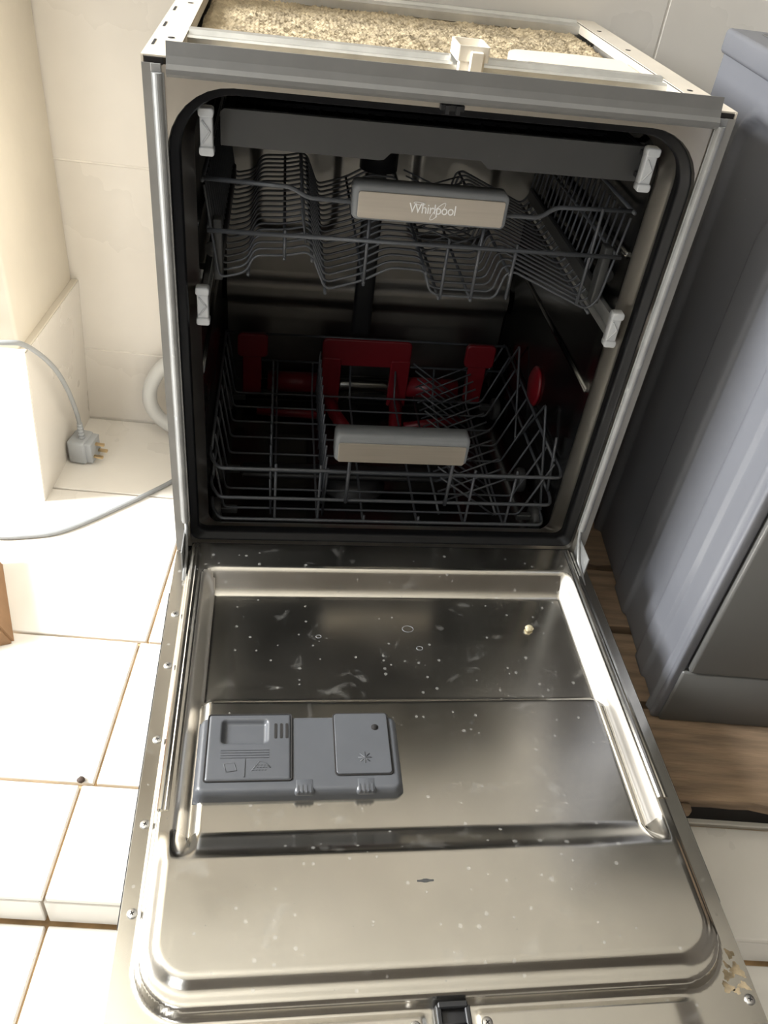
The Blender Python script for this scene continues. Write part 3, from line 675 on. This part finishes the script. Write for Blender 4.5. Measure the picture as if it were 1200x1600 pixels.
# ================================================================== LOWER RACK
lr = thing('lower_dish_rack', 'lower grey wire dish rack with plain steel handle and crossing tines', 'dish rack', (0.30, 0.27, 0.17))
for z, xr in ((0.2965, 0.570), (0.2440, 0.566), (0.2035, 0.562)):
    wire(lr, [(0.0425, 0.105, z + 0.004), (0.0430, 0.085, z + 0.003), (0.0555, 0.062, z - 0.001), (xr - 0.012, 0.062, z), (xr - 0.008, 0.085, z + 0.002), (xr - 0.010, 0.12, z + 0.002)], 0.0027, 0.009, 'front_rail')
for x in (0.044, 0.556):
    for z in (0.300, 0.247): wire(lr, [(x, 0.10, z), (x, 0.458, z)], 0.0024, 0, 'side_wire')
for z in (0.300, 0.247): wire(lr, [(0.044, 0.458, z), (0.556, 0.458, z)], 0.0024, 0, 'rear_wire')
for x, za, zb in ((0.136, 0.194, 0.302), (0.200, 0.194, 0.302), (0.270, 0.194, 0.211), (0.354, 0.194, 0.211), (0.427, 0.194, 0.302), (0.491, 0.194, 0.302)):
    wire(lr, [(x, 0.0665, zb), (x, 0.0665, za), (x, 0.10, za), (x, 0.425, za), (x, 0.455, 0.247)], 0.0021, 0.01, 'runner_wire')
for x in (0.239, 0.388): wire(lr, [(x, 0.058, 0.242), (x, 0.054, 0.325)], 0.0027, 0, 'handle_post')
c0 = wire(lr, [(0.046, 0.095, 0.297), (0.060, 0.095, 0.197), (0.520, 0.095, 0.197), (0.556, 0.095, 0.297)], 0.0019, 0.008, 'cross_wire')
copies(c0, [(0, 0.047 * k, 0) for k in range(1, 9)])
t0 = wire(lr, [(0.130, 0.085, 0.194), (0.128, 0.083, 0.262)], 0.0018, 0, 'tine'); copies(t0, [(0, 0.029 * k, 0) for k in range(1, 13)])
t0 = wire(lr, [(0.208, 0.085, 0.194), (0.2115, 0.083, 0.285)], 0.0018, 0, 'tine'); copies(t0, [(0, 0.029 * k, 0) for k in range(1, 13)])
t0 = wire(lr, [(0.385, 0.10, 0.262), (0.478, 0.088, 0.200)], 0.0016, 0, 'tine'); copies(t0, [(0, 0.0265 * k, 0) for k in range(1, 14)])
t0 = wire(lr, [(0.395, 0.112, 0.204), (0.490, 0.106, 0.258)], 0.0016, 0, 'tine'); copies(t0, [(0, 0.0265 * k, 0) for k in range(1, 14)])
wire(lr, [(0.392, 0.095, 0.194), (0.392, 0.44, 0.194)], 0.0021, 0, 'runner_wire'); wire(lr, [(0.484, 0.095, 0.1945), (0.484, 0.44, 0.1945)], 0.0021, 0, 'runner_wire')
# zigzag side basket on the right
zig = []
for k in range(5): zig.append((0.5505, 0.085 + 0.094 * k, 0.350 if k % 2 else 0.215))
wire(lr, zig, 0.0021, 0.006, 'zigzag_wire')
wire(lr, [(0.5545, 0.09, 0.25), (0.5545, 0.112, 0.335)], 0.0023, 0, 'zigzag_wire')
for x in (0.0495, 0.5485):
    for y in (0.098, 0.200, 0.42):
        b = MB().lathe([(0.006, -0.006), (0.020, -0.006), (0.021, -0.003), (0.021, 0.003), (0.020, 0.006), (0.006, 0.006)], 20, Matrix.Translation((x, y, 0.187)) @ Matrix.Rotation(PI / 2, 4, 'Y'))
        sg = 1 if x < 0.3 else -1
        b.box(*sorted((x + sg * 0.006, x + sg * 0.03)), y - 0.005, y + 0.005, 0.186, 0.196, 0.001, 1)
        obj('wheel', b, M['tray'], lr)
hd = obj('handle', MB().rbox(0.2145, 0.402, 0.034, 0.060, 0.332, 0.378, 0.008, 0.006, 'y'), M['handle'], lr)
obj('steel_inlay', MB().rbox(0.2195, 0.3965, 0.0325, 0.0345, 0.3345, 0.3655, 0.003, 0.0006, 'y'), M['inlay'], hd)

# ================================================================== CORD, BOX, CRUMBS
def spline(pts, n=10):
    P = [Vector(p) for p in pts]; Q = []
    for i in range(len(P) - 1):
        p0 = P[max(i - 1, 0)]; p1 = P[i]; p2 = P[i + 1]; p3 = P[min(i + 2, len(P) - 1)]
        for k in range(n):
            t = k / n; Q.append(0.5 * ((2 * p1) + (p2 - p0) * t + (2 * p0 - 5 * p1 + 4 * p2 - p3) * t * t + (3 * p1 - p0 - 3 * p2 + p3) * t ** 3))
    return Q + [P[-1]]
pc = thing('power_cord', 'grey power cord with three-pin plug trailing over the tiles beside the dishwasher', 'power cord', (-0.235, 0.47, 0))
CR = 0.0042
path = [(-0.01, 0.46, CR + 0.001), (-0.067, 0.393, CR + 0.001), (-0.152, 0.313, CR + 0.001), (-0.230, 0.251, CR + 0.001), (-0.289, 0.234, CR + 0.001), (-0.345, 0.231, CR + 0.001), (-0.43, 0.245, CR + 0.001), (-0.52, 0.275, 0.02), (-0.56, 0.29, 0.10), (-0.545, 0.30, 0.22), (-0.47, 0.305, 0.31),
        (-0.38, 0.302, 0.336), (-0.291, 0.310, 0.338), (-0.259, 0.326, 0.326), (-0.237, 0.368, 0.268), (-0.233, 0.418, 0.194), (-0.233, 0.454, 0.122), (-0.2345, 0.469, 0.084)]
obj('cable', MB().tube(spline(path), CR, 8), M['cord'], pc)
px, py, pz = -0.2335, 0.474, 0.0275
mt = Matrix.Translation((px, py, pz)) @ Matrix.Rotation(math.radians(-12), 4, 'Z')
b = MB().box(-0.0235, 0.012, -0.025, 0.025, -0.0255, 0.024, 0.006, 3, mt).box(0.010, 0.0235, -0.021, 0.021, -0.022, 0.021, 0.002, 2, mt)
pg = obj('plug', b, M['plug'], pc)
b = MB()
for k in range(5): b.lathe([(0.0065 - k * 0.0003, 0), (0.0065 - k * 0.0003, 0.0045)], 12, Matrix.Translation((px - 0.001, py - 0.004, 0.0515 + k * 0.0068)))
b.lathe([(0.0052, 0), (0.0052, 0.034)], 12, Matrix.Translation((px - 0.001, py - 0.004, 0.051)))
obj('strain_relief', b, M['plug'], pg)
for dy, dz in ((0.010, -0.010), (-0.012, -0.010), (0.0, 0.011)):
    obj('pin', MB().box(0.0225, 0.041, dy - 0.003, dy + 0.003, dz - 0.002, dz + 0.002, 0, 1, mt), M['pin'], pg)

bxo = thing('cardboard_box', 'brown cardboard box standing on the floor tiles at the left edge', 'box', (-0.40, -0.02, 0))
b = MB()
y0, y1 = -0.075, 0.22
def leaf(p): b.add(p, [(0, 1, 2, 3), (4, 5, 6, 7), (0, 1, 5, 4), (1, 2, 6, 5), (2, 3, 7, 6), (3, 0, 4, 7)])
tk = 0.004
def wall(a, c, h0, lean):
    ax, ay = a; cx, cy = c; lx, ly = lean
    d = Vector((cy - ay, ax - cx, 0)).normalized() * tk
    lo = [(ax, ay, 0.001), (cx, cy, 0.001)]; hi = [(cx + lx, cy + ly, h0), (ax + lx, ay + ly, h0)]
    P = lo + hi; leaf(P + [(x + d.x, y + d.y, z) for x, y, z in P])
wall((-0.55, -0.10), (-0.256, -0.002), 0.10, (-0.050, 0.010))
wall((-0.256, -0.002), (-0.315, 0.165), 0.10, (-0.050, 0.010))
wall((-0.315, 0.165), (-0.609, 0.067), 0.10, (-0.050, 0.010))
wall((-0.609, 0.067), (-0.55, -0.10), 0.10, (-0.050, 0.010))
obj('box_wall', b, M['card'], bxo)

def clump(name, x, y, z, r, m, label, cat, seed):
    rs = random.Random(seed); bm = bmesh.new(); bmesh.ops.create_icosphere(bm, subdivisions=2, radius=r)
    for v in bm.verts: v.co *= rs.uniform(0.75, 1.2); v.co.z *= 0.6
    zmin = min(v.co.z for v in bm.verts)
    bm.verts.index_update(); mb = MB().add([v.co - Vector((0, 0, zmin)) for v in bm.verts], [[v.index for v in f.verts] for f in bm.faces], True); bm.free()
    o = link(name, mb.mesh(name), m); o.location = (x, y, z); tag(o, label, cat)
clump('food_crumb', 0.487, -0.136, ZD - 0.0303, 0.0058, M['food'], 'dried greenish food clump stuck on the lowered stainless door', 'crumb', 1)
clump('food_crumb', 0.378, 0.079, 0.147, 0.0065, M['food'], 'pale yellow food crumb lying inside the tub under the lower rack', 'crumb', 2)
clump('dirt_speck', -0.109, -0.243, 0.0, 0.0050, M['bug'], 'small dark speck lying at a floor tile joint left of the door', 'debris', 3)

# ================================================================== GREY APPLIANCE ON A WOODEN BOARD (room axes)
def rthing(name, label, cat, u, v, z=0.0):
    o = thing(name, label, cat, R(u, v, z), rot=RA); ORG[o.name] = (u, v, z); return o
ap = rthing('grey_appliance', 'tall grey appliance with ribbed side panel standing right of the dishwasher', 'appliance', 1.31, -0.43, 0.0705)
U0, U1, V0, V1, Z0, Z1 = 1.008, 1.605, -0.702, -0.150, 0.0705, 0.822
V = np.linspace(V0, V1, 150); Z = np.linspace(Z0, Z1, 110); VV, ZZ = np.meshgrid(V, Z, indexing='ij')
h = np.zeros_like(VV)
h += 0.008 * smooth01(0.5 - sdf_rr(VV, ZZ, V0 + 0.024, -0.292, Z0 - 0.3, 0.778, 0.045) / 0.010)
h -= 0.005 * smooth01(0.5 - sdf_rr(VV, ZZ, V0 + 0.072, -0.437, Z0 - 0.3, 0.70, 0.030) / 0.005)
h += 0.005 * smooth01(0.5 - sdf_rr(VV, ZZ, -0.585, -0.50, Z0 - 0.3, 0.67, 0.02) / 0.010)
h -= 0.004 * np.exp(-((sdf_rr(VV, ZZ, V0 + 0.018, -0.285, Z0 - 0.3, 0.785, 0.05)) / 0.0035) ** 2)
obj('side_panel', MB().grid(V, Z, U0 + h, lambda v, z, u: (u, v, z)), M['appl'], ap)
obj('cabinet', MB().box(U0 + 0.012, U1, V0 + 0.004, V1, Z0, Z1), M['appl'], ap)
obj('corner_edge', MB().box(U0 - 0.0005, U0 + 0.014, V0 - 0.002, V0 + 0.008, Z0, Z1, 0.003, 2), M['appl'], ap)
obj('front_panel', MB().box(U0 + 0.016, U1 - 0.012, V0 - 0.010, V0 + 0.005, 0.178, Z1 - 0.13, 0.004, 2), M['appl_front'], ap)
obj('kick_panel', MB().box(U0 + 0.010, U1 - 0.010, V0 - 0.006, V0 + 0.005, Z0, 0.175, 0.003, 2), M['appl_front'], ap)
obj('control_panel', MB().box(U0 + 0.016, U1 - 0.012, V0 - 0.010, V0 + 0.005, Z1 - 0.126, Z1, 0.004, 2), M['appl_front'], ap)
obj('top_lid', MB().box(U0 - 0.006, U1 + 0.004, V0 - 0.012, V1 + 0.006, Z1, 0.8525, 0.006, 3), M['appl'], ap)
obj('lid_inset', MB().box(U0 + 0.03, U1 - 0.03, V0 + 0.02, V1 - 0.03, 0.8520, 0.8540, 0.001, 1), M['appl_front'], ap)

pl = rthing('wooden_pallet', 'rough wooden pallet on the floor tiles under the grey appliance', 'pallet', 1.30, -0.45)
rs = random.Random(5)
def board(v0, v1, u0, u1, z0, z1):
    n = 26; top = []; 
    for k in range(n + 1):
        u = u0 + (u1 - u0) * k / n; top.append((u, v0 + rs.uniform(-0.0025, 0.0025)))
    poly = [(u, v) for u, v in top] + [(u1, v1), (u0, v1)]
    return MB().extrude(poly, z0, z1, 'z')
for v0, v1, u0 in ((-0.834, -0.690, 0.985), (-0.675, -0.545, 0.962), (-0.530, -0.400, 0.958), (-0.385, -0.255, 0.965), (-0.24, -0.14, 0.96)):
    obj('board', board(v0, v1, u0, 1.66, 0.052, 0.0695), M['wood'], pl)
for u in (1.05, 1.33, 1.60): obj('stringer', MB().box(u - 0.035, u + 0.035, -0.76, -0.145, 0.0, 0.052, 0.002, 1), M['wood'], pl)
obj('gap_shade_block', MB().box(1.005, 1.655, -0.818, -0.762, 0.0, 0.0515), M['void'], pl)  # black block added to stand in for the shade under the boards
obj('loose_chip', MB().box(0.992, 1.032, -0.845, -0.833, 0.046, 0.062, 0.003, 2), M['wood'], pl)
